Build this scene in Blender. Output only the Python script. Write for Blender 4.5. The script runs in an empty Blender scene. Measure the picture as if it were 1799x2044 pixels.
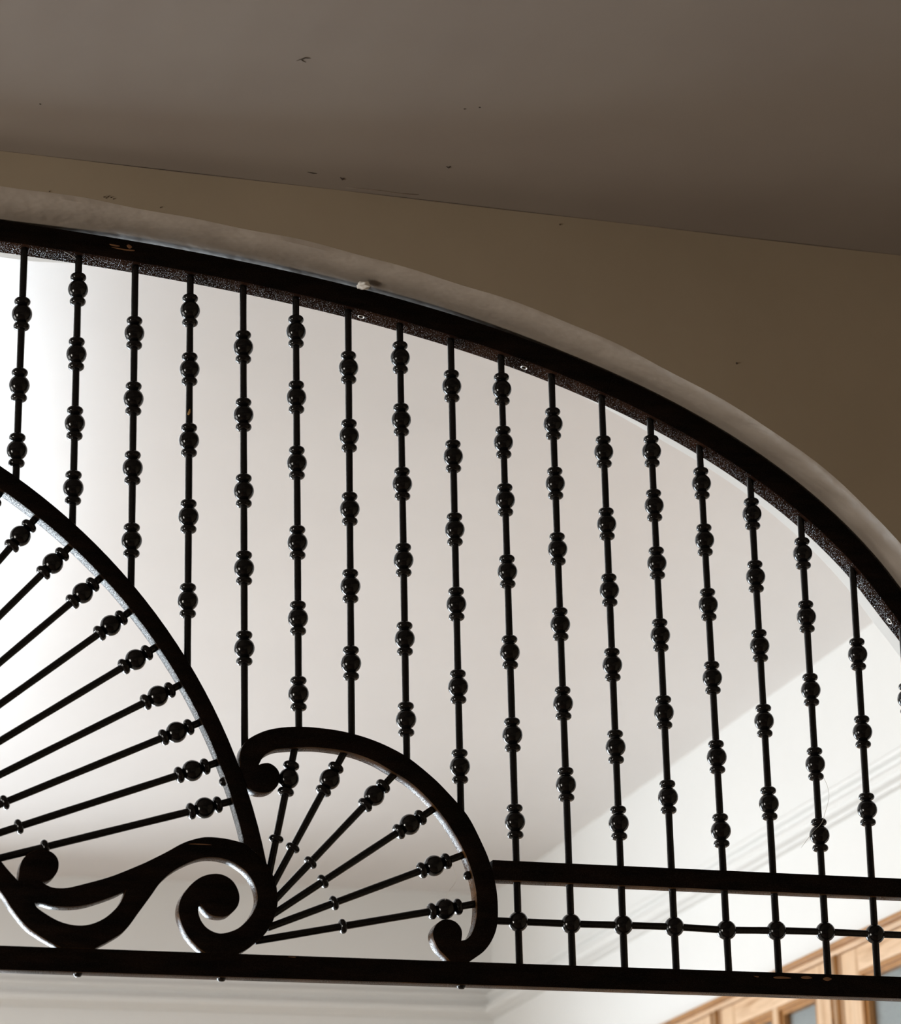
import bpy, bmesh, math, random
from mathutils import Vector, Matrix

random.seed(7)
scene = bpy.context.scene
COL = scene.collection

# ------------------------------------------------------------------ camera
IMG_W, IMG_H, FPX = 1799.0, 2044.0, 5329.72
YAW, PITCH, ROLL = math.radians(17.0349), math.radians(20.4054), math.radians(-1.3590)
CAM = Vector((0.0, 0.0, 1.6))
FWD = Vector((math.sin(YAW) * math.cos(PITCH), math.cos(YAW) * math.cos(PITCH), math.sin(PITCH)))
_rt = Vector((math.cos(YAW), -math.sin(YAW), 0.0))
_up = _rt.cross(FWD)
RGT = math.cos(ROLL) * _rt + math.sin(ROLL) * _up
UPV = -math.sin(ROLL) * _rt + math.cos(ROLL) * _up
cam_data = bpy.data.cameras.new('camera')
cam = bpy.data.objects.new('camera', cam_data)
COL.objects.link(cam)
cam_data.sensor_fit = 'VERTICAL'
cam_data.sensor_height = 36.0
cam_data.lens = 36.0 * FPX / IMG_H
cam_data.clip_start = 0.05
m3 = Matrix((RGT, UPV, -FWD)).transposed()
cam.matrix_world = Matrix.Translation(CAM) @ m3.to_4x4()
cam_data.dof.use_dof = True
cam_data.dof.focus_distance = 3.64
cam_data.dof.aperture_fstop = 6.3
scene.camera = cam

# ------------------------------------------------------------------ world, daylight, exposure
world = bpy.data.worlds.new('sky'); scene.world = world
world.use_nodes = True
wn = world.node_tree.nodes
wn['Background'].inputs[0].default_value = (0.72, 0.85, 1.0, 1)
wn['Background'].inputs[1].default_value = 1.0

def area(name, loc, direction, sx, sy, power, col):
    l = bpy.data.lights.new(name, 'AREA'); l.shape = 'RECTANGLE'; l.size = sx; l.size_y = sy
    l.energy = power; l.color = col
    o = bpy.data.objects.new(name, l); COL.objects.link(o)
    o.location = loc
    o.rotation_euler = Vector(direction).to_track_quat('-Z', 'Y').to_euler()
    return o
# daylight standing outside the tall window in the left wall of the far room
area('daylight_room_window', (-2.80, 5.05, 1.85), (1, 0, 0.03), 1.9, 1.9, 80, (1.0, 0.945, 0.885))
# daylight outside the wide window in the back wall of the far room
area('daylight_back_window', (-0.46, 7.95, 1.75), (0, -1, 0.02), 2.8, 1.5, 188, (0.84, 0.92, 1.0))
# fill light outside an added, unseen hall window, to brighten the hall wall
area('hall_fill_light', (-2.62, 2.35, 1.7), (1, 0, 0), 0.9, 1.2, 88, (1.0, 0.93, 0.84))

vs = scene.view_settings
vs.view_transform = 'Standard'; vs.look = 'None'; vs.gamma = 1.0; vs.use_curve_mapping = False
vs.exposure = 0.5

# ------------------------------------------------------------------ pixel helpers (1799 x 2044 frame)
def ray(x, y):
    return FWD + RGT * ((x - IMG_W / 2) / FPX) - UPV * ((y - IMG_H / 2) / FPX)
def on_y(x, y, Y):
    d = ray(x, y); return CAM + d * (Y / d.y)
def on_z(x, y, Z):
    d = ray(x, y); return CAM + d * ((Z - CAM.z) / d.z)
def project(p):
    v = Vector(p) - CAM; z = v.dot(FWD)
    return IMG_W / 2 + FPX * v.dot(RGT) / z, IMG_H / 2 - FPX * v.dot(UPV) / z

# ------------------------------------------------------------------ materials
def new_mat(name):
    m = bpy.data.materials.new(name); m.use_nodes = True
    nt = m.node_tree; return m, nt, nt.nodes['Principled BSDF']
def node(nt, t, **kw):
    n = nt.nodes.new(t)
    for k, v in kw.items(): setattr(n, k, v)
    return n
def ramp(nt, fac, stops):
    r = node(nt, 'ShaderNodeValToRGB')
    els = r.color_ramp.elements
    while len(els) < len(stops): els.new(0.5)
    for e, (p, c) in zip(els, stops):
        e.position = p; e.color = (*c, 1)
    nt.links.new(fac, r.inputs[0]); return r.outputs[0]
def noise(nt, scale, detail=4, rough=0.55, stretch=None):
    tc = node(nt, 'ShaderNodeTexCoord'); n = node(nt, 'ShaderNodeTexNoise')
    n.inputs['Scale'].default_value = scale; n.inputs['Detail'].default_value = detail
    n.inputs['Roughness'].default_value = rough
    src = tc.outputs['Object']
    if stretch:
        mp = node(nt, 'ShaderNodeMapping'); mp.inputs['Scale'].default_value = stretch
        nt.links.new(src, mp.inputs[0]); src = mp.outputs[0]
    nt.links.new(src, n.inputs['Vector']); return n.outputs['Fac']
def bump(nt, b, height, strength, dist):
    n = node(nt, 'ShaderNodeBump'); n.inputs['Strength'].default_value = strength
    n.inputs['Distance'].default_value = dist
    nt.links.new(height, n.inputs['Height'])
    prev = b.inputs['Normal'].links
    if prev: nt.links.new(prev[0].from_socket, n.inputs['Normal'])
    nt.links.new(n.outputs[0], b.inputs['Normal'])
def plaster(name, c0, c1, rough=0.7, spec=0.3, bs=0.15, coarse=3.0, fine=70):
    m, nt, b = new_mat(name)
    nt.links.new(ramp(nt, noise(nt, coarse, 5), [(0.3, c0), (0.7, c1)]), b.inputs['Base Color'])
    b.inputs['Roughness'].default_value = rough
    b.inputs['Specular IOR Level'].default_value = spec
    bump(nt, b, noise(nt, coarse * 1.5, 3), bs, 0.012)
    bump(nt, b, noise(nt, fine, 4), bs * 0.6, 0.0012)
    return m
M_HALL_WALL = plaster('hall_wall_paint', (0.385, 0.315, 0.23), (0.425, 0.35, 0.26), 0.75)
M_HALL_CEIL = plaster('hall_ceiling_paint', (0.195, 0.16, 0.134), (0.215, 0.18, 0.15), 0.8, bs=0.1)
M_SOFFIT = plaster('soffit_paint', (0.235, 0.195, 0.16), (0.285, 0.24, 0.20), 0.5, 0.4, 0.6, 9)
M_ROOM_CEIL = plaster('room_ceiling_paint', (0.66, 0.62, 0.595), (0.69, 0.65, 0.625), 0.35, 1.0, 0.06, 2.0, 45)
M_ROOM_WALL = plaster('room_wall_paint', (0.68, 0.67, 0.65), (0.70, 0.69, 0.67), 0.65, 0.3, 0.05)
M_TRIM = plaster('white_trim_paint', (0.67, 0.66, 0.64), (0.69, 0.68, 0.66), 0.5, 0.4, 0.03)
M_FILLER = plaster('white_filler', (0.75, 0.73, 0.70), (0.82, 0.80, 0.77), 0.7)

def dark_wood(name, c0, c1, rough, fine_strength, fine=1100.0, spec=(0.1, 0.5), cut=(0.45, 0.65), coarse=0.25):
    m, nt, b = new_mat(name)
    nt.links.new(ramp(nt, noise(nt, 14, 5, 0.6, (1, 1, 5)), [(0.35, c0), (0.75, c1)]), b.inputs['Base Color'])
    b.inputs['Roughness'].default_value = rough
    g = noise(nt, fine, 2)
    # varnish left in specks: gloss comes and goes over about a millimetre
    sp = ramp(nt, g, [(cut[0], (spec[0],) * 3), (cut[1], (spec[1],) * 3)])
    nt.links.new(sp, b.inputs['Specular IOR Level'])
    bump(nt, b, g, fine_strength, 0.0006)
    bump(nt, b, noise(nt, 120, 3), coarse, 0.0012)
    return m
M_FRET = dark_wood('dark_stained_fretwork', (0.003, 0.0022, 0.0017), (0.011, 0.006, 0.0038), 0.45, 0.5, 900.0, (0.02, 0.14), (0.45, 0.7), 0.08)
M_FAN = dark_wood('dark_glossy_fan_edge', (0.006, 0.0038, 0.0026), (0.020, 0.011, 0.006), 0.22, 0.9, 650.0, (0.05, 0.9), (0.49, 0.60))
M_RAIL = dark_wood('dark_varnished_rail_edge', (0.007, 0.0036, 0.0026), (0.028, 0.013, 0.008), 0.2, 0.9, 620.0, (0.0, 0.7), (0.59, 0.70))
M_EDGE = dark_wood('brown_sawn_edges', (0.016, 0.0085, 0.004), (0.095, 0.046, 0.018), 0.26, 0.15, 800.0, (0.0, 0.13), (0.45, 0.65), 0.04)
M_TURNED = dark_wood('black_lacquered_turning', (0.003, 0.0028, 0.0028), (0.006, 0.005, 0.0045), 0.13, 0.12, 600.0, (0.2, 0.35), (0.45, 0.65), 0.07)
def plain(name, col, rough, metal=0.0):
    m, nt, b = new_mat(name)
    nt.links.new(ramp(nt, noise(nt, 200, 3), [(0.3, tuple(c * 0.8 for c in col)), (0.7, col)]), b.inputs['Base Color'])
    b.inputs['Roughness'].default_value = rough; b.inputs['Metallic'].default_value = metal
    return m
M_WORN = plain('bare_worn_wood', (0.20, 0.09, 0.035), 0.6)
M_WORN_BRIGHT = plain('bare_chipped_wood', (0.55, 0.33, 0.13), 0.6)
M_STEEL = plain('screw_steel', (0.75, 0.75, 0.73), 0.3, 0.9)
M_MARK = plain('ceiling_mark', (0.05, 0.035, 0.025), 0.9)
M_CRACK = plain('plaster_crack', (0.22, 0.17, 0.13), 0.9)
M_HAIR = plain('dusty_web', (0.75, 0.72, 0.66), 0.6)

def oak(name, c0, c1, stretch):
    m, nt, b = new_mat(name)
    g = noise(nt, 9, 7, 0.62, stretch)
    nt.links.new(ramp(nt, g, [(0.30, c0), (0.48, c1), (0.56, tuple(c * 0.86 for c in c1)), (0.7, c1)]), b.inputs['Base Color'])
    b.inputs['Roughness'].default_value = 0.4
    bump(nt, b, g, 0.15, 0.002)
    return m
M_OAK_V = oak('oak_upright_grain', (0.42, 0.245, 0.125), (0.68, 0.47, 0.30), (6, 6, 0.5))
M_OAK_H = oak('oak_level_grain', (0.42, 0.245, 0.125), (0.68, 0.47, 0.30), (6, 0.5, 6))
M_OAK_DARK = oak('oak_moulding', (0.13, 0.052, 0.015), (0.38, 0.18, 0.055), (6, 2, 2))
M_REFLECT_GREY = plain('reflected_grey_backing', (0.50, 0.50, 0.505), 0.8)  # grey painted in for the wall reflected in the door glass
def glass(name, tint, ior=1.5, fac=0.08):
    m = bpy.data.materials.new(name); m.use_nodes = True; nt = m.node_tree
    for n in list(nt.nodes):
        if n.type == 'BSDF_PRINCIPLED': nt.nodes.remove(n)
    out = nt.nodes['Material Output']
    tr = node(nt, 'ShaderNodeBsdfTransparent'); tr.inputs[0].default_value = (*tint, 1)
    gl = node(nt, 'ShaderNodeBsdfGlossy'); gl.inputs['Roughness'].default_value = 0.02
    fr = node(nt, 'ShaderNodeFresnel'); fr.inputs[0].default_value = ior
    mx = node(nt, 'ShaderNodeMixShader')
    geo = node(nt, 'ShaderNodeNewGeometry'); inv = node(nt, 'ShaderNodeMath', operation='SUBTRACT'); inv.inputs[0].default_value = 1.0
    mul = node(nt, 'ShaderNodeMath', operation='MULTIPLY')   # thin pane: only the outer face reflects
    nt.links.new(geo.outputs['Backfacing'], inv.inputs[1]); nt.links.new(fr.outputs[0], mul.inputs[0]); nt.links.new(inv.outputs[0], mul.inputs[1])
    nt.links.new(mul.outputs[0], mx.inputs[0]); nt.links.new(tr.outputs[0], mx.inputs[1]); nt.links.new(gl.outputs[0], mx.inputs[2])
    nt.links.new(mx.outputs[0], out.inputs[0]); return m
M_PANE = glass('door_glass', (0.85, 0.87, 0.87))
M_WINPANE = glass('window_glass', (0.97, 0.98, 0.98))
M_FLOOR_HALL = oak('hall_floor_boards', (0.10, 0.055, 0.03), (0.20, 0.12, 0.07), (8, 0.6, 8))
M_FLOOR_ROOM = oak('room_floor_boards', (0.36, 0.295, 0.235), (0.46, 0.385, 0.315), (8, 0.6, 8))

# ------------------------------------------------------------------ object helpers
def tag(o, label=None, cat=None, group=None, kind=None):
    if label: o['label'] = label
    if cat: o['category'] = cat
    if group: o['group'] = group
    if kind: o['kind'] = kind
    return o
def link_mesh(name, me, mat, parent=None, loc=(0, 0, 0)):
    if mat and not me.materials: me.materials.append(mat)
    o = bpy.data.objects.new(name, me); COL.objects.link(o)
    o.location = loc
    if parent: o.parent = parent
    return o
def smooth(me, deg=35):
    me.shade_smooth(); me.set_sharp_from_angle(angle=math.radians(deg))
def from_bm(name, bm, mat, parent=None, loc=(0, 0, 0), deg=None):
    me = bpy.data.meshes.new(name); bm.normal_update(); bm.to_mesh(me); bm.free()
    if deg: smooth(me, deg)
    return link_mesh(name, me, mat, parent, loc)
def add_box(bm, a, b):
    x0, y0, z0 = a; x1, y1, z1 = b
    v = [bm.verts.new(p) for p in ((x0,y0,z0),(x1,y0,z0),(x1,y1,z0),(x0,y1,z0),(x0,y0,z1),(x1,y0,z1),(x1,y1,z1),(x0,y1,z1))]
    for f in ((0,3,2,1),(4,5,6,7),(0,1,5,4),(1,2,6,5),(2,3,7,6),(3,0,4,7)): bm.faces.new([v[i] for i in f])
def box(name, a, b, mat, parent=None, bevel=0.0, loc=(0, 0, 0)):
    bm = bmesh.new(); add_box(bm, a, b)
    if bevel: bmesh.ops.bevel(bm, geom=bm.edges[:], offset=bevel, segments=2, affect='EDGES', profile=0.6)
    return from_bm(name, bm, mat, parent, loc, 40 if bevel else None)
def lathe_mesh(name, prof, seg=24, mat=None):
    bm = bmesh.new(); rings = []
    for r, z in prof:
        if r < 1e-6: rings.append([bm.verts.new((0, 0, z))])
        else: rings.append([bm.verts.new((r * math.cos(2*math.pi*i/seg), r * math.sin(2*math.pi*i/seg), z)) for i in range(seg)])
    for A, B in zip(rings, rings[1:]):
        for i in range(seg):
            j = (i + 1) % seg
            if len(A) == 1: bm.faces.new((A[0], B[j], B[i]))
            elif len(B) == 1: bm.faces.new((A[i], A[j], B[0]))
            else: bm.faces.new((A[i], A[j], B[j], B[i]))
    bmesh.ops.recalc_face_normals(bm, faces=bm.faces[:])
    me = bpy.data.meshes.new(name); bm.to_mesh(me); bm.free(); smooth(me, 50)
    if mat: me.materials.append(mat)
    return me
def sweep_mesh(name, pts, radius, seg=6):
    bm = bmesh.new(); rings = []
    for i, p in enumerate(pts):
        p = Vector(p)
        t = (Vector(pts[min(i+1, len(pts)-1)]) - Vector(pts[max(i-1, 0)])).normalized()
        a = t.cross(Vector((0.3, 1, 0.2))).normalized(); b = t.cross(a)
        r = radius[i] if isinstance(radius, (list, tuple)) else radius
        rings.append([bm.verts.new(p + r * (math.cos(2*math.pi*k/seg) * a + math.sin(2*math.pi*k/seg) * b)) for k in range(seg)])
    for A, B in zip(rings, rings[1:]):
        for k in range(seg): bm.faces.new((A[k], A[(k+1) % seg], B[(k+1) % seg], B[k]))
    bm.faces.new(rings[0]); bm.faces.new(rings[-1])
    bmesh.ops.recalc_face_normals(bm, faces=bm.faces[:])
    me = bpy.data.meshes.new(name); bm.to_mesh(me); bm.free(); me.shade_smooth(); return me
def catmull(pts, n=5, closed=True):
    """pts: (x, z) or (x, z, 1) for a sharp corner"""
    P = [Vector(p[:2]) for p in pts]; K = [len(p) > 2 for p in pts]; N = len(P); out = []
    for i in range(N if closed else N - 1):
        p1, p2 = P[i], P[(i+1) % N]
        p0 = P[i-1] if (closed or i > 0) else p1
        p3 = P[(i+2) % N] if (closed or i + 2 < N) else p2
        if K[i]: p0 = p1 - (p2 - p1)
        if K[(i+1) % N]: p3 = p2 + (p2 - p1)
        for k in range(n):
            t = k / n
            out.append(0.5 * ((2*p1) + (p2-p0)*t + (2*p0-5*p1+4*p2-p3)*t*t + (3*p1-p0-3*p2+p3)*t**3))
    if not closed: out.append(P[-1])
    return out
def plate(name, loops, y0, y1, mat, parent, origin, bevel=0.0009, edge=None):
    """flat piece with outline loops in (x, z) world metres, from y0 to y1"""
    cu = bpy.data.curves.new(name, 'CURVE'); cu.dimensions = '2D'; cu.fill_mode = 'BOTH'
    for lp in loops:
        s = cu.splines.new('POLY'); s.points.add(len(lp) - 1); s.use_cyclic_u = True
        for q, p in zip(s.points, lp): q.co = (p[0] - origin[0], p[1] - origin[2], 0, 1)
    cu.extrude = (y1 - y0) / 2 - bevel; cu.bevel_depth = bevel; cu.bevel_resolution = 1; cu.offset = -bevel
    tmp = bpy.data.objects.new(name, cu)
    me = bpy.data.meshes.new_from_object(tmp)
    bpy.data.objects.remove(tmp); bpy.data.curves.remove(cu)
    me.name = name
    yc = (y0 + y1) / 2 - origin[1]
    me.transform(Matrix(((1, 0, 0, 0), (0, 0, -1, yc), (0, 1, 0, 0), (0, 0, 0, 1))))
    bm = bmesh.new(); bm.from_mesh(me); bmesh.ops.remove_doubles(bm, verts=bm.verts[:], dist=1e-6)
    bmesh.ops.recalc_face_normals(bm, faces=bm.faces[:]); bm.to_mesh(me); bm.free()
    me.materials.clear()
    if edge:
        me.materials.append(mat); me.materials.append(edge)
        for p in me.polygons: p.material_index = 0 if abs(p.normal.y) > 0.5 else 1
    smooth(me, 32)
    return link_mesh(name, me, mat, parent)

# ------------------------------------------------------------------ the place: dimensions
YF = 3.300            # front of the wooden screen
YM = 3.312            # its middle
Y_WALL, Y_REAR = 3.222, 3.425
Z_CEIL = 3.319
X_R, X_L, Y_BACK = 2.41, -2.41, 7.55
Y_HALL = -2.6

def arch_z(x): return 2.3507 + 0.9085 * (1 - (abs(x) / 1.8) ** 2.75) ** (1 / 2.75)
half = [(x, arch_z(x)) for x in [i * 0.03 for i in range(0, 55)] + [1.645, 1.667]]
half += [(1.700, 2.803), (1.735, 2.757), (1.790, 2.672), (1.832, 2.575), (1.862, 2.47), (1.879, 2.36), (1.884, 2.235)]
half = [tuple(p) for p in catmull(half, 2, closed=False)]
ARC = [(-x, z) for x, z in reversed(half[1:])] + half
def offset_curve(d):
    """outward offset of the arch line; d is a number or a function of x"""
    out = []
    for i, (x, z) in enumerate(ARC):
        a = Vector(ARC[max(i-1, 0)]); b = Vector(ARC[min(i+1, len(ARC)-1)])
        t = (b - a).normalized(); n = Vector((-t.y, t.x))
        k = d(x) if callable(d) else d
        out.append((x + n.x * k, z + n.y * k))
    return out
def lerp_table(tab):
    def f(x):
        x = abs(x)
        if x <= tab[0][0]: return tab[0][1]
        for (a, va), (b, vb) in zip(tab, tab[1:]):
            if x <= b: return va + (vb - va) * (x - a) / (b - a)
        return tab[-1][1]
    return f

# ---- arched wall between hall and far room
front = offset_curve(lerp_table([(0.5, 0.011), (1.05, 0.008), (1.3, 0.0), (1.6, -0.003), (1.8, 0.003)]))
mid = offset_curve(lerp_table([(0.4, 0.003), (0.55, 0.009), (1.0, 0.008), (1.2, 0.003), (2, 0.003)]))
rear = offset_curve(lerp_table([(0.44, 0.006), (0.56, 0.02), (1.15, 0.02), (1.38, 0.007)]))
def wob(x, s): return 0.0012 * math.sin(17 * x + s) + 0.0009 * math.sin(41 * x + 2.3 * s)
front = [(x, z + wob(x, 0.4)) for x, z in front]
bm = bmesh.new()
def wall_face(bm, curve, Y, flip):
    lo = [bm.verts.new((x, Y, z)) for x, z in curve]
    up = [bm.verts.new((x, Y, Z_CEIL)) for x, z in curve]
    for i in range(len(curve) - 1):
        f = (lo[i], lo[i+1], up[i+1], up[i]); bm.faces.new(f[::-1] if flip else f)
    for s, i, XX in ((-1, 0, X_L), (1, -1, X_R)):
        x = curve[i][0]
        a = [bm.verts.new(p) for p in ((x, Y, 0), (XX, Y, 0), (XX, Y, Z_CEIL))]
        bm.faces.new((lo[i], a[0], a[1], a[2], up[i]))
wall_face(bm, front, Y_WALL, False); wall_face(bm, rear, Y_REAR, True)
bmesh.ops.recalc_face_normals(bm, faces=bm.faces[:])
wall_arch = tag(from_bm('wall_arch', bm, M_HALL_WALL), 'tan plaster wall with wide arched opening around the dark screen', 'wall', kind='structure')
bm = bmesh.new()
mid2 = [((a[0]+b[0])/2, (a[1]+b[1])/2) for a, b in zip(front, mid)]
def bulge(c, k): return [(x, z) for x, z in c]
secs = [(Y_WALL, front), (Y_WALL + 0.006, offset_curve(lerp_table([(0.5, 0.008), (1.05, 0.005), (1.3, -0.002), (1.6, -0.004), (1.8, 0.001)]))),
        (3.262, mid2), (3.302, mid), (3.336, mid), (Y_REAR, rear)]
rows = []
for Y, c in secs:
    r = [bm.verts.new((x, Y, z)) for x, z in c]
    r = [bm.verts.new((c[0][0], Y, 0))] + r + [bm.verts.new((c[-1][0], Y, 0))]
    rows.append(r)
for A, B in zip(rows, rows[1:]):
    for i in range(len(A) - 1): bm.faces.new((A[i], A[i+1], B[i+1], B[i]))
bmesh.ops.recalc_face_normals(bm, faces=bm.faces[:])
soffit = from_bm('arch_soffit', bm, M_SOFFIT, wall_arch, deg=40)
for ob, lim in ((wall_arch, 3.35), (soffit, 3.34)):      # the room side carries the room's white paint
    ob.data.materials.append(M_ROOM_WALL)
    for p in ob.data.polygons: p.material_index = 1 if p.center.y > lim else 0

# ---- room shells
def quad(name, pts, mat, label, cat):
    bm = bmesh.new(); bm.faces.new([bm.verts.new(p) for p in pts])
    return tag(from_bm(name, bm, mat), label, cat, kind='structure')
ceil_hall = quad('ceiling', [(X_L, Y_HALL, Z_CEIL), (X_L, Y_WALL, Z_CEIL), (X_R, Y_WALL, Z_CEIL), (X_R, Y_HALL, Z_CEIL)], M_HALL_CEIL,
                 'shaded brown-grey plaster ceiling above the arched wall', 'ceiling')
quad('ceiling', [(X_L, Y_REAR, Z_CEIL), (X_L, Y_BACK, Z_CEIL), (X_R, Y_BACK, Z_CEIL), (X_R, Y_REAR, Z_CEIL)], M_ROOM_CEIL,
     'bright pale ceiling of the room seen behind the spindles', 'ceiling')
quad('floor', [(X_L, Y_HALL, 0), (X_R, Y_HALL, 0), (X_R, Y_WALL, 0), (X_L, Y_WALL, 0)], M_FLOOR_HALL, 'dark boarded floor of the hall in front of the arch', 'floor')
quad('floor', [(X_L, Y_WALL, 0), (X_R, Y_WALL, 0), (X_R, Y_BACK, 0), (X_L, Y_BACK, 0)], M_FLOOR_ROOM, 'pale boarded floor of the room behind the arch', 'floor')
quad('wall_right', [(X_R, Y_REAR, 0), (X_R, Y_BACK, 0), (X_R, Y_BACK, Z_CEIL), (X_R, Y_REAR, Z_CEIL)], M_ROOM_WALL,
     'white right-hand wall of the room above the oak glazed doors', 'wall')
quad('wall_hall_right', [(X_R, Y_HALL, 0), (X_R, Y_WALL, 0), (X_R, Y_WALL, Z_CEIL), (X_R, Y_HALL, Z_CEIL)], M_HALL_WALL, 'tan right-hand wall of the hall', 'wall')
quad('wall_hall_back', [(X_L, Y_HALL, 0), (X_L, Y_HALL, Z_CEIL), (X_R, Y_HALL, Z_CEIL), (X_R, Y_HALL, 0)], M_HALL_WALL, 'tan end wall of the hall behind the viewer', 'wall')

def wall_with_opening(name, axis, pos, span, height, hole, thick, mat, label):
    """axis 'y': wall in an x-z plane at y=pos (hole u=x); axis 'x': wall in a y-z plane at x=pos (hole u=y)"""
    (u0, u1), (h0, h1, z0, z1) = span, hole
    P = (lambda u, d, z: (u, pos + d, z)) if axis == 'y' else (lambda u, d, z: (pos + d, u, z))
    bm = bmesh.new()
    us = [u0, h0, h1, u1]; zs = [0, z0, z1, height]
    g = [[bm.verts.new(P(u, 0, z)) for z in zs] for u in us]
    for i in range(3):
        for j in range(3):
            if (i, j) != (1, 1): bm.faces.new((g[i][j], g[i+1][j], g[i+1][j+1], g[i][j+1]))
    ring = [g[1][1], g[2][1], g[2][2], g[1][2]]
    back = [bm.verts.new(P(u, thick, z)) for u, z in ((h0, z0), (h1, z0), (h1, z1), (h0, z1))]
    for i in range(4): bm.faces.new((ring[i], ring[(i+1) % 4], back[(i+1) % 4], back[i]))
    return tag(from_bm(name, bm, mat), label, 'wall', kind='structure')
WIN = (4.15, 5.95, 0.95, 2.75)
wall_with_opening('wall_left', 'x', X_L, (Y_REAR, Y_BACK), Z_CEIL, WIN, -0.16, M_ROOM_WALL, 'white left-hand wall of the room behind the arch')
BWIN = (-1.85, 0.95, 1.10, 2.45)
wall_with_opening('wall_back', 'y', Y_BACK, (X_L, X_R), Z_CEIL, BWIN, 0.16, M_ROOM_WALL, 'white back wall of the room with picture rail below the ceiling')
ADDED_HWIN = (1.90, 2.80, 1.1, 2.3)  # unseen opening, added so that light reaches the hall from the left
wall_with_opening('wall_hall_left', 'x', X_L, (Y_HALL, Y_WALL), Z_CEIL, ADDED_HWIN, -0.16, M_HALL_WALL, 'tan left-hand wall of the hall with an added window opening')
def window(name, axis, pos, hole, cols, rows_, label):
    h0, h1, z0, z1 = hole
    root = tag(bpy.data.objects.new(name, None), label, 'window', kind='structure'); COL.objects.link(root)
    base = ((h0+h1)/2, pos, z0) if axis == 'y' else (pos, (h0+h1)/2, z0)
    root.location = base
    w = h1 - h0; h = z1 - z0
    def part(nm, u0, u1, a, b, d0, d1, mat):
        A, B = ((u0, d0, a), (u1, d1, b)) if axis == 'y' else ((d0, u0, a), (d1, u1, b))
        lo = [min(p, q) for p, q in zip(A, B)]; hi = [max(p, q) for p, q in zip(A, B)]
        return box(nm, lo, hi, mat, root, 0.002 if 'pane' not in nm else 0)
    t = 0.055
    part('window_jamb', -w/2, -w/2 + t, 0, h, -0.03, 0.03, M_TRIM); part('window_jamb', w/2 - t, w/2, 0, h, -0.03, 0.03, M_TRIM)
    part('window_head', -w/2 + t, w/2 - t, h - t, h, -0.03, 0.03, M_TRIM); part('window_sill', -w/2 + t, w/2 - t, 0, t, -0.03, 0.03, M_TRIM)
    cw = (w - 2*t) / cols; rh = (h - 2*t) / rows_
    for i in range(1, cols): part('mullion', -w/2 + t + i*cw - 0.018, -w/2 + t + i*cw + 0.018, t, h - t, -0.02, 0.02, M_TRIM)
    for j in range(1, rows_):
        for i in range(cols):
            part('glazing_bar', -w/2 + t + i*cw + 0.018, -w/2 + t + (i+1)*cw - 0.018, t + j*rh - 0.012, t + j*rh + 0.012, -0.015, 0.015, M_TRIM)
    for i in range(cols):
        for j in range(rows_):
            part('window_pane', -w/2 + t + i*cw + 0.018, -w/2 + t + (i+1)*cw - 0.018, t + j*rh + 0.012, t + (j+1)*rh - 0.012, -0.002, 0.002, M_WINPANE)
    return root
window('window_1', 'x', X_L - 0.09, WIN, 2, 2, 'tall white-framed window in the left-hand wall of the room')
window('window_2', 'y', Y_BACK + 0.09, BWIN, 4, 2, 'wide white-framed window in the back wall of the room')
window('added_hall_window', 'x', X_L - 0.09, ADDED_HWIN, 2, 2, 'small white-framed window added to the unseen hall wall')

# ---- picture rail round the far room
prof = [(0.000, 2.944), (0.014, 2.946), (0.018, 2.951), (0.032, 2.955), (0.038, 2.962), (0.038, 2.972), (0.032, 2.980), (0.020, 2.984),
        (0.012, 2.990), (0.014, 2.999), (0.024, 3.004), (0.026, 3.012), (0.020, 3.017), (0.006, 3.020), (0.000, 3.028)]
def picture_rail(name, axis, label):
    bm = bmesh.new()
    def P(t, d, z):
        if axis == 'back': return (X_L + d if t == 0 else X_R - d, Y_BACK - d, z)
        return (X_R - d, Y_REAR if t == 0 else Y_BACK - d, z)
    r0 = [bm.verts.new(P(0, d, z)) for d, z in prof]; r1 = [bm.verts.new(P(1, d, z)) for d, z in prof]
    for i in range(len(prof) - 1): bm.faces.new((r0[i], r0[i+1], r1[i+1], r1[i]))
    bmesh.ops.recalc_face_normals(bm, faces=bm.faces[:])
    return tag(from_bm(name, bm, M_TRIM, deg=30), label, 'trim', kind='structure')
picture_rail('trim_1', 'back', 'white stepped picture rail along the back wall')
picture_rail('trim_2', 'right', 'white stepped picture rail sloping along the right-hand wall')

# ---- oak framed glazed doors along the right wall
PITCH_D = 0.663
POSTS = [3.778 + PITCH_D * i for i in range(6)]
Z_TOP = 2.681
frame = bpy.data.objects.new('trim_3', None); COL.objects.link(frame)
tag(frame, 'oak frame with reeded posts and cap moulding around the glazed doors', 'door frame', kind='structure')
frame.location = (X_R, 5.5, 0)
fo = Vector(frame.location)
def fbox(nm, a, b, mat, parent, o, bev=0.0015):
    return box(nm, tuple(Vector(a) - o), tuple(Vector(b) - o), mat, parent, bev)
fbox('cap_moulding', (X_R - 0.050, POSTS[0] - 0.03, Z_TOP - 0.010), (X_R, POSTS[-1] + 0.03, Z_TOP), M_OAK_DARK, frame, fo)
fbox('head_rail', (X_R - 0.034, POSTS[0] - 0.02, Z_TOP - 0.020), (X_R, POSTS[-1] + 0.02, Z_TOP - 0.010), M_OAK_H, frame, fo)
for yp in POSTS:
    post = fbox('post', (X_R - 0.030, yp - 0.024, 0), (X_R, yp + 0.024, Z_TOP - 0.020), M_OAK_V, frame, fo)
    for dy in (-0.015, 0.0, 0.015):
        me = sweep_mesh('reed', [Vector((X_R - 0.031, yp + dy, 0.0)) - fo, Vector((X_R - 0.031, yp + dy, 1.3)) - fo, Vector((X_R - 0.031, yp + dy, Z_TOP - 0.022)) - fo], 0.0062, 8)
        link_mesh('reed', me, M_OAK_DARK if dy else M_OAK_V, post)
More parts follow.
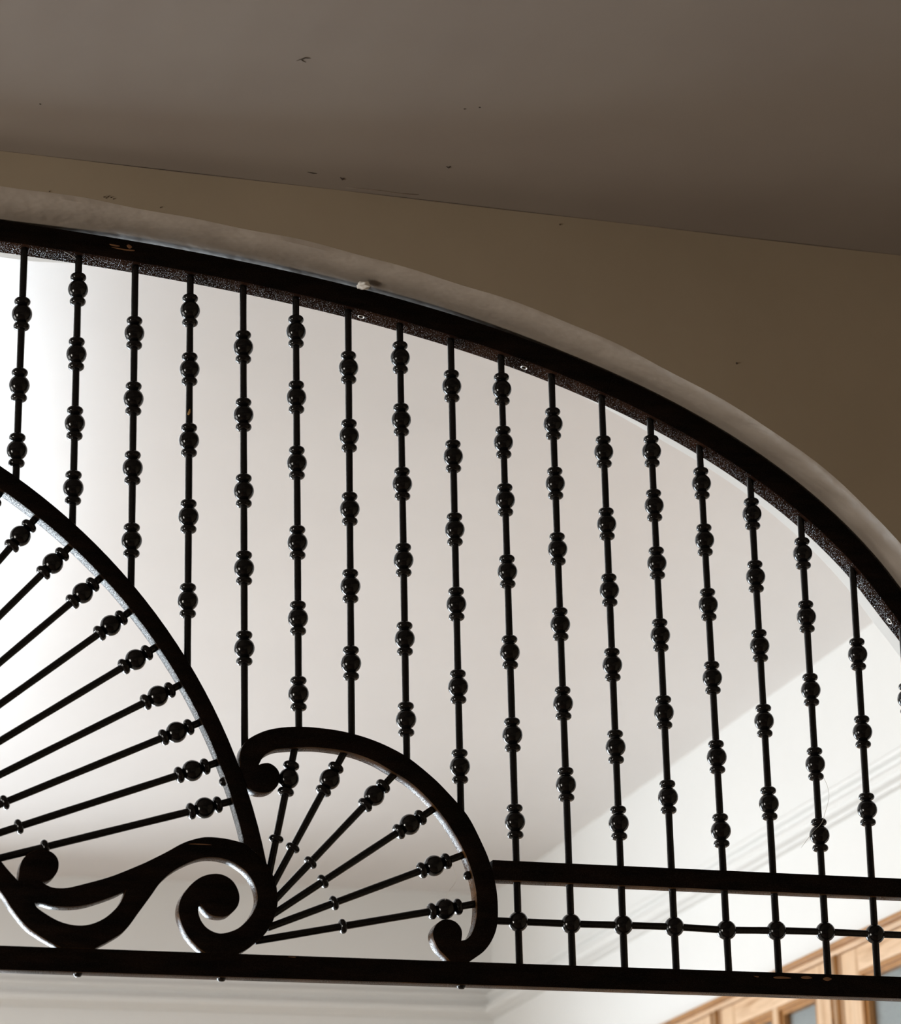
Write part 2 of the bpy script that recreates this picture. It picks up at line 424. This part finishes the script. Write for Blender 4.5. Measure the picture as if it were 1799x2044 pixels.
door_words = ['nearest the arch', 'second from the arch', 'third from the arch, with two panes below the dark rail', 'fourth from the arch', 'farthest from the arch']
for k in range(5):
    y0, y1 = POSTS[k] + 0.026, POSTS[k+1] - 0.026
    root = bpy.data.objects.new('door_%d' % (k + 1), None); COL.objects.link(root)
    root.location = (X_R, (y0 + y1) / 2, 0.0); o = Vector(root.location)
    tag(root, 'oak glazed door ' + door_words[k], 'door', kind='structure')
    zt = Z_TOP - 0.022; zg = 2.610; sw = 0.082; xf = X_R - 0.026
    fbox('stile', (xf, y0, 0.01), (X_R - 0.002, y0 + sw, zt), M_OAK_V, root, o)
    fbox('stile', (xf, y1 - sw, 0.01), (X_R - 0.002, y1, zt), M_OAK_V, root, o)
    fbox('top_rail', (xf, y0 + sw, zg), (X_R - 0.002, y1 - sw, zt), M_OAK_H, root, o)
    fbox('bottom_rail', (xf, y0 + sw, 0.01), (X_R - 0.002, y1 - sw, 0.26), M_OAK_H, root, o)
    yc = (y0 + y1) / 2
    fbox('mullion', (xf, yc - 0.012, 0.26), (X_R - 0.002, yc + 0.012, zg), M_OAK_V, root, o)
    for a, b in ((y0 + sw, yc - 0.012), (yc + 0.012, y1 - sw)):
        bm_ = bmesh.new()
        for d, x0 in ((0.010, xf + 0.001), (0.020, xf + 0.007)):
            for (A, B) in (((a, zg - d), (b, zg)), ((a, 0.26), (a + d, zg - d)), ((b - d, 0.26), (b, zg - d)), ((a + d, 0.26), (b - d, 0.26 + d))):
                add_box(bm_, Vector((x0, A[0], A[1])) - o, Vector((X_R - 0.003, B[0], B[1])) - o)
        from_bm('glazing_moulding', bm_, M_OAK_DARK, root)
        fbox('glass_pane', (X_R - 0.0085, a + 0.020, 0.28), (X_R - 0.0055, b - 0.020, zg - 0.020), M_PANE, root, o, 0)
        fbox('backing', (X_R - 0.0028, a + 0.001, 0.262), (X_R - 0.0008, b - 0.001, zg - 0.001), M_REFLECT_GREY, root, o, 0)

# ------------------------------------------------------------------ the wooden arch screen
ORI = Vector((0.0, YM, 2.2315))
screen = bpy.data.objects.new('arch_screen', None); COL.objects.link(screen)
screen.location = ORI
tag(screen, 'dark wooden fretwork arch screen of beaded spindles, fans and scrolls', 'screen')
def px(l, Y=YF):
    out = []
    for p in l:
        w = on_y(p[0], p[1], Y); out.append((w.x, w.z) + tuple(p[2:]))
    return out
def mirror(l): return [(-p[0],) + tuple(p[1:]) for p in reversed(l)]

# arched top rail, in three lengths butted together
inner = offset_curve(lerp_table([(0.4, -0.031), (1.1, -0.033), (1.5, -0.036), (1.8, -0.033)]))
XJ = 1.262
def seg(lo, hi):
    idx = [i for i, p in enumerate(ARC) if lo <= i <= hi]
    return [ARC[i] for i in idx] + [inner[i] for i in reversed(idx)]
ij = min(range(len(ARC)), key=lambda i: abs(ARC[i][0] - XJ)); il = len(ARC) - 1 - ij
TR = 3.336
plate('arch_rail', [seg(il, ij)], YF, TR, M_FRET, screen, ORI, 0.0012, M_RAIL)
plate('arch_rail', [seg(ij, len(ARC) - 1)], YF, TR - 0.0015, M_FRET, screen, ORI, 0.0012, M_RAIL)
plate('arch_rail', [seg(0, il)], YF, TR - 0.0015, M_FRET, screen, ORI, 0.0012, M_RAIL)

# straight rails
ZB0, ZB1 = 2.2315, 2.2615
def edge_rail(nm, a, b):
    o = sbox(nm, a, b, M_FRET); o.data.materials.append(M_EDGE)
    for p in o.data.polygons: p.material_index = 1 if abs(p.normal.z) > 0.9 else 0
    return o
def sbox(nm, a, b, mat, bev=0.0012): return box(nm, tuple(Vector(a) - ORI), tuple(Vector(b) - ORI), mat, screen, bev)
edge_rail('bottom_rail', (-1.884, YF, ZB0), (1.884, YF + 0.024, ZB1))
for s in (1, -1):
    xs = sorted((s * 1.058, s * 1.862))
    edge_rail('middle_rail', (xs[0], YF + 0.0004, 2.3712), (xs[1], YF + 0.0236, 2.3980))

# large fan arch
c_o, r_o = Vector((-0.0239, 2.2228)), 0.7922
c_i, r_i = Vector((-0.0040, 2.2317)), 0.7471
def circ_pts(c, r, a0, a1, n): return [(c.x + r*math.cos(a), c.y + r*math.sin(a)) for a in [a0 + (a1-a0)*i/n for i in range(n+1)]]
pe_o = px([(532.4, 1722.3)])[0]; pe_i = px([(486, 1682)])[0]
ao = math.atan2(pe_o[1]-c_o.y, pe_o[0]-c_o.x); ai = math.atan2(pe_i[1]-c_i.y, pe_i[0]-c_i.x)
axo = math.acos((0 - c_o.x)/r_o); axi = math.acos((0 - c_i.x)/r_i)
ro = circ_pts(c_o, r_o, axo, ao, 44); ri = circ_pts(c_i, r_i, axi, ai, 44)
outline = mirror(ro)[:-1] + ro + list(reversed(ri)) + list(reversed(mirror(ri)))[1:]
plate('fan_arch', [outline], YF, YF + 0.023, M_FRET, screen, ORI, edge=M_FAN)

# wave and scroll bracket below it
C_OUT = [(486, 1682, 1), (455.6, 1674.5), (424.5, 1670.7), (400, 1672), (366.7, 1682), (333.4, 1700), (300, 1716.7), (278, 1726.7), (222, 1749),
 (166.8, 1764.5), (133.4, 1771.9), (109, 1771.7), (94.5, 1766.8), (82, 1758.5, 1), (95.6, 1757.9), (106.7, 1751), (114.5, 1740), (117.4, 1729), (116.7, 1717.8),
 (111, 1707), (100, 1699), (82.3, 1695), (62.3, 1700), (46.7, 1713.4), (40, 1729), (37.8, 1744.5), (36.7, 1758.3, 1), (4.4, 1721.2)]
C_LOW = [(0, 1778), (22, 1811), (51, 1847), (78, 1867), (100, 1880), (122, 1891.8, 1), (187, 1893.6, 1), (222, 1875.7), (251, 1855.7), (278, 1820), (300, 1790),
 (322, 1760), (350, 1736), (389, 1716.7), (422, 1711), (455.6, 1716.7), (478, 1729), (493.4, 1742), (506.8, 1762), (513.5, 1784.5), (512.3, 1804.6),
 (500, 1829), (478, 1851), (455.6, 1860.6), (435.6, 1862.4), (415.6, 1853.5), (402.3, 1838), (396, 1818), (399, 1802.3, 1), (406.7, 1813.5), (417.8, 1824.6),
 (433.4, 1829.5), (451, 1829), (464.5, 1821), (475.7, 1806.8), (478.5, 1789), (473.4, 1771), (462.3, 1755.6), (444.5, 1745.6), (424.5, 1744),
 (402.3, 1750), (382.3, 1764.5), (364.5, 1786.8), (357.4, 1806.8), (357.4, 1826.8), (364.5, 1849), (375.6, 1869), (393.4, 1889), (411, 1902.6, 1), (471, 1904.6, 1),
 (489, 1896.8), (506.8, 1884.6), (529, 1864.6), (544.6, 1840), (553.5, 1811), (554.6, 1789), (551.3, 1764.5), (542.4, 1740), (532.4, 1722.3, 1)]
CRES = [(69, 1801, 1), (75.6, 1812.3), (100, 1829), (122.3, 1840), (144.5, 1845.7), (166.8, 1846.8), (189, 1842), (211, 1831), (231, 1813.5), (242.4, 1798),
 (251.8, 1776, 1), (231, 1786.8), (200, 1798), (169, 1806.8), (137.9, 1810), (106.7, 1808), (84.5, 1802)]
HUBC = Vector((0.0, 2.235)); RH0, RH1 = 0.352, 0.392
hub_a = math.radians(42)
strand = [(0.386, 2.405), (0.352, 2.447), (HUBC.x + RH1*math.cos(hub_a), HUBC.y + RH1*math.sin(hub_a), 1),
          (HUBC.x + RH0*math.cos(hub_a), HUBC.y + RH0*math.sin(hub_a), 1), (0.318, 2.425), (0.366, 2.380)]
lp = catmull(px(C_OUT) + strand + px(C_LOW), 5); lp = [(p.x, p.y) for p in lp]
cr = [(p.x, p.y) for p in catmull(px(CRES), 5)]
plate('scroll_bracket', [lp, cr], YF, YF + 0.0235, M_FRET, screen, ORI, edge=M_EDGE)
plate('scroll_bracket', [mirror(lp), mirror(cr)], YF, YF + 0.0235, M_FRET, screen, ORI, edge=M_EDGE)
plate('hub_arch', [circ_pts(HUBC, RH1, math.pi - hub_a, hub_a, 40) + circ_pts(HUBC, RH0, hub_a, math.pi - hub_a, 40)], YF, YF + 0.0235, M_FRET, screen, ORI, edge=M_EDGE)

# small fan arch with scrolled ends
B_OUT = [(480, 1520), (483, 1545), (495, 1568.4), (506.7, 1578.4), (520, 1582.3), (536.7, 1581), (550, 1573.4), (556.7, 1563.4), (559.2, 1550), (556.7, 1538.4),
 (548.4, 1528.4), (536.7, 1522.5), (525, 1523.4), (517.2, 1525.9, 1), (525, 1511.7), (536.7, 1501.7), (553.4, 1495), (576.7, 1492.5), (600, 1491.4),
 (630, 1491.4), (658.4, 1494.2), (683.4, 1498), (716.8, 1506.7), (750, 1520), (778, 1536), (816.7, 1559.5), (847.9, 1586.8), (871, 1612), (894.6, 1643),
 (916, 1678), (931, 1708), (941.8, 1738.4), (949.3, 1770), (952.6, 1800), (952.6, 1820), (949.3, 1843.4), (941.8, 1863.4), (931.8, 1874.3), (922, 1877, 1),
 (923.4, 1861.8), (920, 1850), (910, 1839.3), (896.7, 1834.8), (883.4, 1836), (871.7, 1845), (865, 1858.4), (865, 1870), (870, 1883.5), (878.4, 1896.8),
 (888.4, 1906.8), (899, 1918, 1), (938, 1919.4, 1), (951.8, 1910), (966.8, 1898.5), (980, 1881.8), (990, 1860), (994.3, 1838.4), (995, 1815), (993.5, 1786.7),
 (988.5, 1756.7), (976.8, 1715), (961.8, 1680), (943, 1642), (925.7, 1616), (894.6, 1581), (865.4, 1551.8), (818.7, 1513.8), (777.8, 1490.5), (741, 1475),
 (705, 1464), (666.8, 1456), (616.8, 1450.5), (575, 1450.5), (541.7, 1455), (516.7, 1463.4), (495, 1475.9), (483.4, 1490.9), (479.5, 1505)]
lb = [(p.x, p.y) for p in catmull(px(B_OUT), 5)]
plate('small_fan_arch', [lb], YF + 0.0006, YF + 0.0240, M_FRET, screen, ORI, edge=M_EDGE)
plate('small_fan_arch', [mirror(lb)], YF + 0.0006, YF + 0.0240, M_FRET, screen, ORI, edge=M_EDGE)

# ---- turned pieces
def ball_prof(r, hole, n=12, stretch=1.0):
    a0 = math.asin(hole / r)
    return [(r * math.sin(a), -r * math.cos(a) * stretch) for a in [a0 + (math.pi - 2*a0) * i / n for i in range(n + 1)]]
R_ROD = 0.0049
BALL = lathe_mesh('ball', ball_prof(0.0139, 0.0046), 22, M_TURNED)
def disc_prof(r, h, n=8):
    mr = h / 2
    return [(0.0046, -h/2)] + [(r - mr + mr * math.sin(a), -mr * math.cos(a)) for a in [math.pi * i / n for i in range(n + 1)]] + [(0.0046, h/2)]
COLLAR = lathe_mesh('collar', disc_prof(0.0111, 0.0098), 20, M_TURNED)
RING = lathe_mesh('ring', disc_prof(0.0099, 0.0084), 18, M_TURNED)
KNOT = lathe_mesh('ball', ball_prof(0.0135, 0.0046), 22, M_TURNED)
D_COL = 0.0182

def rod_mesh(length):
    n = max(2, int(length / 0.03))
    pr = [(0.0, 0.0)] + [(R_ROD * (1 + 0.025 * math.sin(i * 2.1 + length * 37)), length * i / n) for i in range(n + 1)] + [(0.0, length)]
    return lathe_mesh('spindle', pr, 14, M_TURNED)
def make_rod(name, a, b, parent=screen):
    """a, b: (x, z) on the middle plane; local z runs from a to b"""
    d = Vector((b[0] - a[0], b[1] - a[1])); L = d.length
    o = link_mesh(name, rod_mesh(L), M_TURNED, parent, Vector((a[0], YM, a[1])) - ORI)
    o.rotation_euler = (0, math.atan2(d.x, d.y), 0)
    return o, L
def put(me, rod, s, name):
    o = bpy.data.objects.new(name, me); COL.objects.link(o); o.parent = rod; o.location = (0, 0, s)
    o.rotation_euler = (0, 0, random.uniform(0, 6.28)); return o
def bead(rod, s):
    put(BALL, rod, s, 'ball'); put(COLLAR, rod, s - D_COL, 'collar'); put(COLLAR, rod, s + D_COL, 'collar')

def at_row(a, b, ypix):
    """distance along a->b where the rod crosses picture row ypix"""
    a3 = Vector((a[0], YM, a[1])); b3 = Vector((b[0], YM, b[1])); lo, hi = 0.0, 1.0
    for _ in range(30):
        m = (lo + hi) / 2
        if project(a3.lerp(b3, m))[1] > ypix: lo = m
        else: hi = m
    return (lo + hi) / 2 * (b3 - a3).length

# (top pixel, bottom pixel, rows of the balls)
SP = [((49, 487), (32, 947), [627, 769, 899]),
 ((157.5, 505), (144.7, 1036), [578, 707, 845, 974]),
 ((270, 530), (261.7, 1160), [665, 796, 934, 1079]),
 ((380, 547), (374.2, 1320), [620, 737, 879, 1031, 1199]),
 ((485.4, 570), (488.4, 1485), [693, 828, 980, 1134, 1294]),
 ((590.5, 592), (596.5, 1452), [662, 793, 924, 1083, 1234, 1385]),
 ((695, 620), (702, 1466), [734, 870, 1016, 1170, 1324]),
 ((798, 650), (812, 1508), [714, 838, 966, 1118, 1275, 1436]),
 ((900, 685), (920, 1610), [771, 911, 1057, 1206, 1371, 1530]),
 ((1000, 715), (1037, 1920), [777, 883, 998, 1141, 1302, 1467, 1640]),
 ((1101, 752), (1143, 1924), [846, 965, 1096, 1246, 1404, 1566]),
 ((1201, 792), (1247, 1928), [902, 1046, 1178, 1327, 1491, 1643]),
 ((1298, 838), (1350, 1932), [901, 1009, 1124, 1268, 1422, 1591]),
 ((1396.5, 893), (1455, 1936), [965, 1078, 1207, 1353, 1511, 1658]),
 ((1497.5, 958), (1555, 1940), [1026, 1151, 1289, 1439, 1604]),
 ((1598.5, 1037), (1653, 1943), [1105, 1231, 1377, 1525, 1667]),
 ((1702, 1135), (1752, 1947), [1306, 1461, 1616]),
 ((1800, 1240), (1852, 1950), [1395, 1560])]
KN = [(1034.2, 1839.7), (1139, 1844), (1242, 1846.8), (1345, 1850), (1447.7, 1856.6), (1547.6, 1857.4), (1646.6, 1860), (1747.4, 1864.6), (1848, 1868)]
knots = []
ends = []
def inner_z(x): 
    pts = [p for p in inner if p[0] > 0]
    for p, q in zip(pts, pts[1:]):
        if p[0] <= x <= q[0]: return p[1] + (q[1]-p[1]) * (x-p[0]) / (q[0]-p[0])
    return pts[-1][1]
for i, (t, b, rows_) in enumerate(SP):
    wt, wb = on_y(*t, YM), on_y(*b, YM)
    sl = (wt.x - wb.x) / (wt.z - wb.z)
    z_top = inner_z(wt.x) + 0.010
    z_bot = wb.z - 0.008 if i < 9 else ZB1 - 0.004
    B = (wb.x + sl * (z_bot - wb.z), z_bot); T = (wt.x + sl * (z_top - wt.z), z_top)
    ends.append((B, T))
    rod, L = make_rod('spindle', B, T)
    for r in rows_: bead(rod, at_row(B, T, r))
    if i >= 9:
        s = at_row(B, T, KN[i-9][1]); put(KNOT, rod, s, 'ball')
        d = (Vector(T) - Vector(B)).normalized(); knots.append(Vector(B) + d * s)
# level dowels of the little lattice between middle and bottom rail
prev = Vector(px([(992, 1838)], YM)[0])
for k in knots:
    make_rod('lattice_dowel', (prev.x, prev.y), (k.x, k.y)); prev = k

# spokes of the large fan
FC = Vector((0.023, 2.2577)); RB, RE, RR = 0.678, 0.722, 0.447
ANG = [16.62, 20.96, 25.60, 30.13, 34.90, 39.63, 44.40, 49.08, 53.80, 58.45]
for k, a in enumerate(ANG):
    u = Vector((math.cos(math.radians(a)), math.sin(math.radians(a))))
    s0 = 0.378 if k else 0.40
    A = FC + u * s0; Bp = FC + u * (RE + 0.004)
    rod, L = make_rod('fan_spoke', A, Bp)
    bead(rod, RB - s0)
    put(RING, rod, [0.465, 0.441, 0.4355, 0.433][min(k, 3)] - s0, 'ring')
# spokes of the small fan: (outer end, ball, ring, inner end)
SB = [((588.4, 1494), (578.4, 1555), (550.5, 1674.3), (538, 1740)),
 ((686, 1504), (661.8, 1557.6), (586.4, 1693.5), (549, 1758)),
 ((786, 1547), (747.7, 1588.7), (619.8, 1721.8), (550, 1795)),
 ((868, 1613), (818.7, 1647), (645.7, 1760.5), (548, 1823)),
 ((926, 1706), (867.6, 1730), (666.9, 1802.8), (542, 1849)),
 ((950, 1804), (888.4, 1815), (684.2, 1849), (518, 1877))]
for e, b, r, i_ in SB:
    e, b, r, i_ = [Vector(q) for q in px([e, b, r, i_], YM)]
    d = (e - i_).normalized()
    rod, L = make_rod('small_fan_spoke', i_ - d * 0.006, e + d * 0.006)
    bead(rod, (b - i_).dot(d) + 0.006); put(RING, rod, (r - i_).dot(d) + 0.006, 'ring')

# pegs and screws
PEG = lathe_mesh('peg', [(0, -0.006), (0.0035, -0.0055), (0.0056, -0.003), (0.006, 0.0), (0.0048, 0.004), (0.0025, 0.007), (0.0, 0.007)], 14, M_TURNED)
for x, y in ((155.6, 1944), (442.3, 1952.5), (921, 1965.5)):
    w = on_y(x, y, YM - 0.002); o = bpy.data.objects.new('peg', PEG); COL.objects.link(o); o.parent = screen
    o.location = Vector((w.x, YM - 0.002, ZB0 + 0.0015)) - ORI
for x, y in ((446.5, 1560.4), (934.3, 1747.6)):
    w = on_y(x, y, YM); o = bpy.data.objects.new('peg', PEG); COL.objects.link(o); o.parent = screen; o.location = w - ORI
    o.rotation_euler = (0, math.radians(75), 0)
def torus_mesh(name, R, r, n=18, m=8):
    bm = bmesh.new(); g = [[bm.verts.new(((R + r*math.cos(2*math.pi*j/m))*math.cos(2*math.pi*i/n), (R + r*math.cos(2*math.pi*j/m))*math.sin(2*math.pi*i/n), r*math.sin(2*math.pi*j/m))) for j in range(m)] for i in range(n)]
    for i in range(n):
        for j in range(m): bm.faces.new((g[i][j], g[(i+1) % n][j], g[(i+1) % n][(j+1) % m], g[i][(j+1) % m]))
    me = bpy.data.meshes.new(name); bm.to_mesh(me); bm.free(); me.shade_smooth(); me.materials.append(M_STEEL); return me
EYE = torus_mesh('screw_collar', 0.0042, 0.0009)
for x, y in ((721, 633), (1046.5, 736), (1776, 1241)):
    w = on_y(x, y, 3.320)
    xx = w.x; zz = inner_z(xx); slope = (inner_z(xx + 0.01) - inner_z(xx - 0.01)) / 0.02
    o = bpy.data.objects.new('screw_collar', EYE); COL.objects.link(o); o.parent = screen
    o.location = Vector((xx, 3.320, zz - 0.0006)) - ORI; o.rotation_euler = (0, -math.atan(slope), 0)
    tag(o, 'small bright screw collar')

# worn patches where the stain has rubbed off
def patch(pts, Y, mat, parent=screen, o=ORI, n=3):
    loop = [(p.x, p.y) for p in catmull(px(pts, Y), n)]
    return plate('worn_patch', [loop], Y, Y + 0.0012, mat, parent, o, 0.0001)
patch([(218, 487), (228, 488), (238, 490), (238, 492), (226, 491)], YF - 0.0004, M_WORN)
patch([(222, 493), (250, 497), (268, 499), (266, 501), (246, 499)], YF - 0.0004, M_WORN)
patch([(253, 490), (258, 488), (264, 493), (258, 496)], YF - 0.0004, M_WORN)
patch([(1545, 1950), (1560, 1949), (1577, 1951), (1579, 1953), (1560, 1953.5), (1548, 1953)], YF - 0.0004, M_WORN)
patch([(1600, 1950), (1612, 1948), (1622, 1952), (1612, 1954), (1602, 1953)], YF - 0.0004, M_WORN)
patch([(1643, 1954), (1651, 1950), (1661, 1954), (1652, 1958)], YF - 0.0004, M_WORN)
patch([(1505, 1948), (1515, 1949), (1513, 1951)], YF - 0.0004, M_WORN)
patch([(376, 1684.5), (400, 1684), (423, 1686.5), (400, 1686)], YF - 0.0004, M_WORN)
patch([(575, 1909.5), (590, 1910), (588, 1911.5)], YF - 0.0004, M_WORN)
patch([(377.5, 818), (379.6, 816), (380.3, 823), (377.5, 828), (374.6, 826)], YM - R_ROD - 0.0005, M_WORN_BRIGHT)

# the rest of the screen outside the view: one joined piece
bm = bmesh.new()
def join_mesh(me, M):
    t = bmesh.new(); t.from_mesh(me); t.transform(M); tmp = bpy.data.meshes.new('t'); t.to_mesh(tmp); t.free(); bm.from_mesh(tmp); bpy.data.meshes.remove(tmp)
def join_rod(A, Bp, beads, me_list):
    d = Vector((Bp[0]-A[0], Bp[1]-A[1])); L = d.length
    M = Matrix.Translation(Vector((A[0], YM, A[1])) - ORI) @ Matrix.Rotation(math.atan2(d.x, d.y), 4, 'Y')
    r = rod_mesh(L); join_mesh(r, M); bpy.data.meshes.remove(r)
    for me, s in beads: join_mesh(me, M @ Matrix.Translation((0, 0, s)))
def bset(s): return [(BALL, s), (COLLAR, s - D_COL), (COLLAR, s + D_COL)]
def outer_circle_z(x): return c_o.y + math.sqrt(r_o**2 - (abs(x) - c_o.x)**2)
for i in range(11):      # over the crown of the large fan, left of the first visible spindle
    x = 0.4149 - 0.0753 * (i + 1)
    zb, zt = outer_circle_z(x) - 0.006, inner_z(abs(x) + 1e-4) + 0.01
    if abs(x) < 0.415: join_rod((x, zb), (x, zt), [q for s in ([0.07, 0.17, 0.27] if i % 2 else [0.05, 0.13, 0.22]) for q in bset(s)], None)
for B, T in ends:
    L = (Vector(T) - Vector(B)).length
    join_rod((-B[0], B[1]), (-T[0], T[1]), [q for s in [L * (j + 0.6) / max(1, round(L / 0.1)) for j in range(int(round(L / 0.1)))] if 0.03 < s < L - 0.03 for q in bset(s)], None)
for x in (1.768, 1.842):
    for sgn in (1, -1): join_rod((sgn * x, ZB1 - 0.004), (sgn * x, inner_z(x) + 0.008), [q for s in (0.09, 0.2) if s < inner_z(x) - ZB1 - 0.05 for q in bset(s)], None)
for k in range(1, 28):
    a = 58.45 + 4.65 * k
    if a > 164: break
    fx = FC.x if a < 90 else -FC.x
    u = Vector((math.cos(math.radians(a)), math.sin(math.radians(a)))); f = Vector((fx, FC.y))
    join_rod(f + u * 0.375, f + u * (RE + 0.004), bset(RB - 0.375) + [(RING, 0.06)], None)
o = from_bm('spindle_row', bm, M_TURNED, screen, deg=40); o['kind'] = 'stuff'

# ------------------------------------------------------------------ small things on plaster
def mark(name, pts, Z, rad, mat, parent):
    w = [on_z(x, y, Z) - Vector((0, 0, 0.0003)) for x, y in pts]
    return link_mesh(name, sweep_mesh(name, w, rad, 6), mat, parent)
mark('dark_mark', [(592, 121), (602, 118), (610, 115), (620, 116)], Z_CEIL, [0.0002, 0.0008, 0.0011, 0.0003], M_MARK, ceil_hall)
mark('dark_mark', [(602, 119), (606, 122), (611, 124)], Z_CEIL, [0.0007, 0.0005, 0.0002], M_MARK, ceil_hall)
mark('dark_mark', [(679, 354), (684, 357), (687, 355)], Z_CEIL, [0.0004, 0.0022, 0.0006], M_MARK, ceil_hall)
mark('dark_mark', [(891, 332), (896, 334), (899, 331)], Z_CEIL, [0.0005, 0.0017, 0.0005], M_MARK, ceil_hall)
mark('dark_mark', [(614, 343), (624, 345), (633, 346)], Z_CEIL, [0.0004, 0.0010, 0.0003], M_MARK, ceil_hall)
mark('dark_mark', [(926, 217), (931, 217)], Z_CEIL, [0.0009, 0.0004], M_MARK, ceil_hall)
mark('dark_mark', [(956, 214), (960, 214)], Z_CEIL, [0.0010, 0.0004], M_MARK, ceil_hall)
mark('dark_mark', [(79, 207), (82, 208)], Z_CEIL, [0.0008, 0.0006], M_MARK, ceil_hall)
mark('crack', [(690, 374), (720, 376), (760, 380), (800, 386), (836, 388)], Z_CEIL, [0.0003, 0.0009, 0.0008, 0.0009, 0.0003], M_CRACK, ceil_hall)
def wall_mark(pts, rad):
    w = [on_y(x, y, Y_WALL) - Vector((0, 0.0003, 0)) for x, y in pts]
    return link_mesh('dark_mark', sweep_mesh('dark_mark', w, rad, 6), M_MARK, wall_arch)
wall_mark([(1470, 724), (1471.5, 727)], [0.0013, 0.0010]); wall_mark([(1117, 448), (1119, 449)], [0.0012, 0.0008])
for x, y in ((207, 395), (211, 397), (215, 394), (221, 396), (226, 399), (98, 384), (320, 416)): wall_mark([(x, y - 2), (x + 1.5, y - 1)], [0.0009, 0.0006])
# joint line between wall and hall ceiling
bm = bmesh.new(); pts = []
w = []
for i in range(41):
    x = X_L + (X_R - X_L) * i / 40
    w.append((x, Y_WALL - 0.0004, Z_CEIL - 0.0006 + 0.0005 * math.sin(i * 1.7)))
link_mesh('crack', sweep_mesh('crack', w, [0.0005 + 0.0003 * math.sin(i * 2.3) for i in range(41)], 6), M_CRACK, ceil_hall)
# lump of filler stuck to the soffit above the rail
bm = bmesh.new(); bmesh.ops.create_icosphere(bm, subdivisions=3, radius=0.008)
for v in bm.verts:
    n = v.co.normalized(); v.co *= 1 + 0.22 * math.sin(5 * n.x + 2) * math.cos(6 * n.y) + 0.12 * math.sin(11 * n.z)
    v.co.z *= 0.6; v.co.x *= 1.15
w = on_y(726, 570, 3.285)
from_bm('filler_lump', bm, M_FILLER, wall_arch, w, 60)

# dusty web threads hanging on the screen
def web(pts, Y, label):
    c = catmull(px(pts, Y), 6, closed=False)
    o = link_mesh('web_thread', sweep_mesh('web_thread', [(p.x, Y, p.y) for p in c], 0.00022, 5), M_HAIR)
    return tag(o, label, 'cobweb')
web([(903, 1722), (906, 1734), (911.5, 1750), (909, 1762), (900, 1774), (893, 1785), (888.5, 1797)], 3.2985, 'fine pale web thread hanging between two beads of the small fan')
web([(1644, 1551), (1652, 1570), (1655, 1592), (1648, 1620), (1640, 1643), (1622, 1662), (1600, 1692)], 3.2975, 'long pale web thread beside a tall spindle over the middle rail')
web([(100, 492.5), (112, 494), (128, 502), (142, 510), (152, 517)], 3.3045, 'short pale web thread under the arched rail at the left')
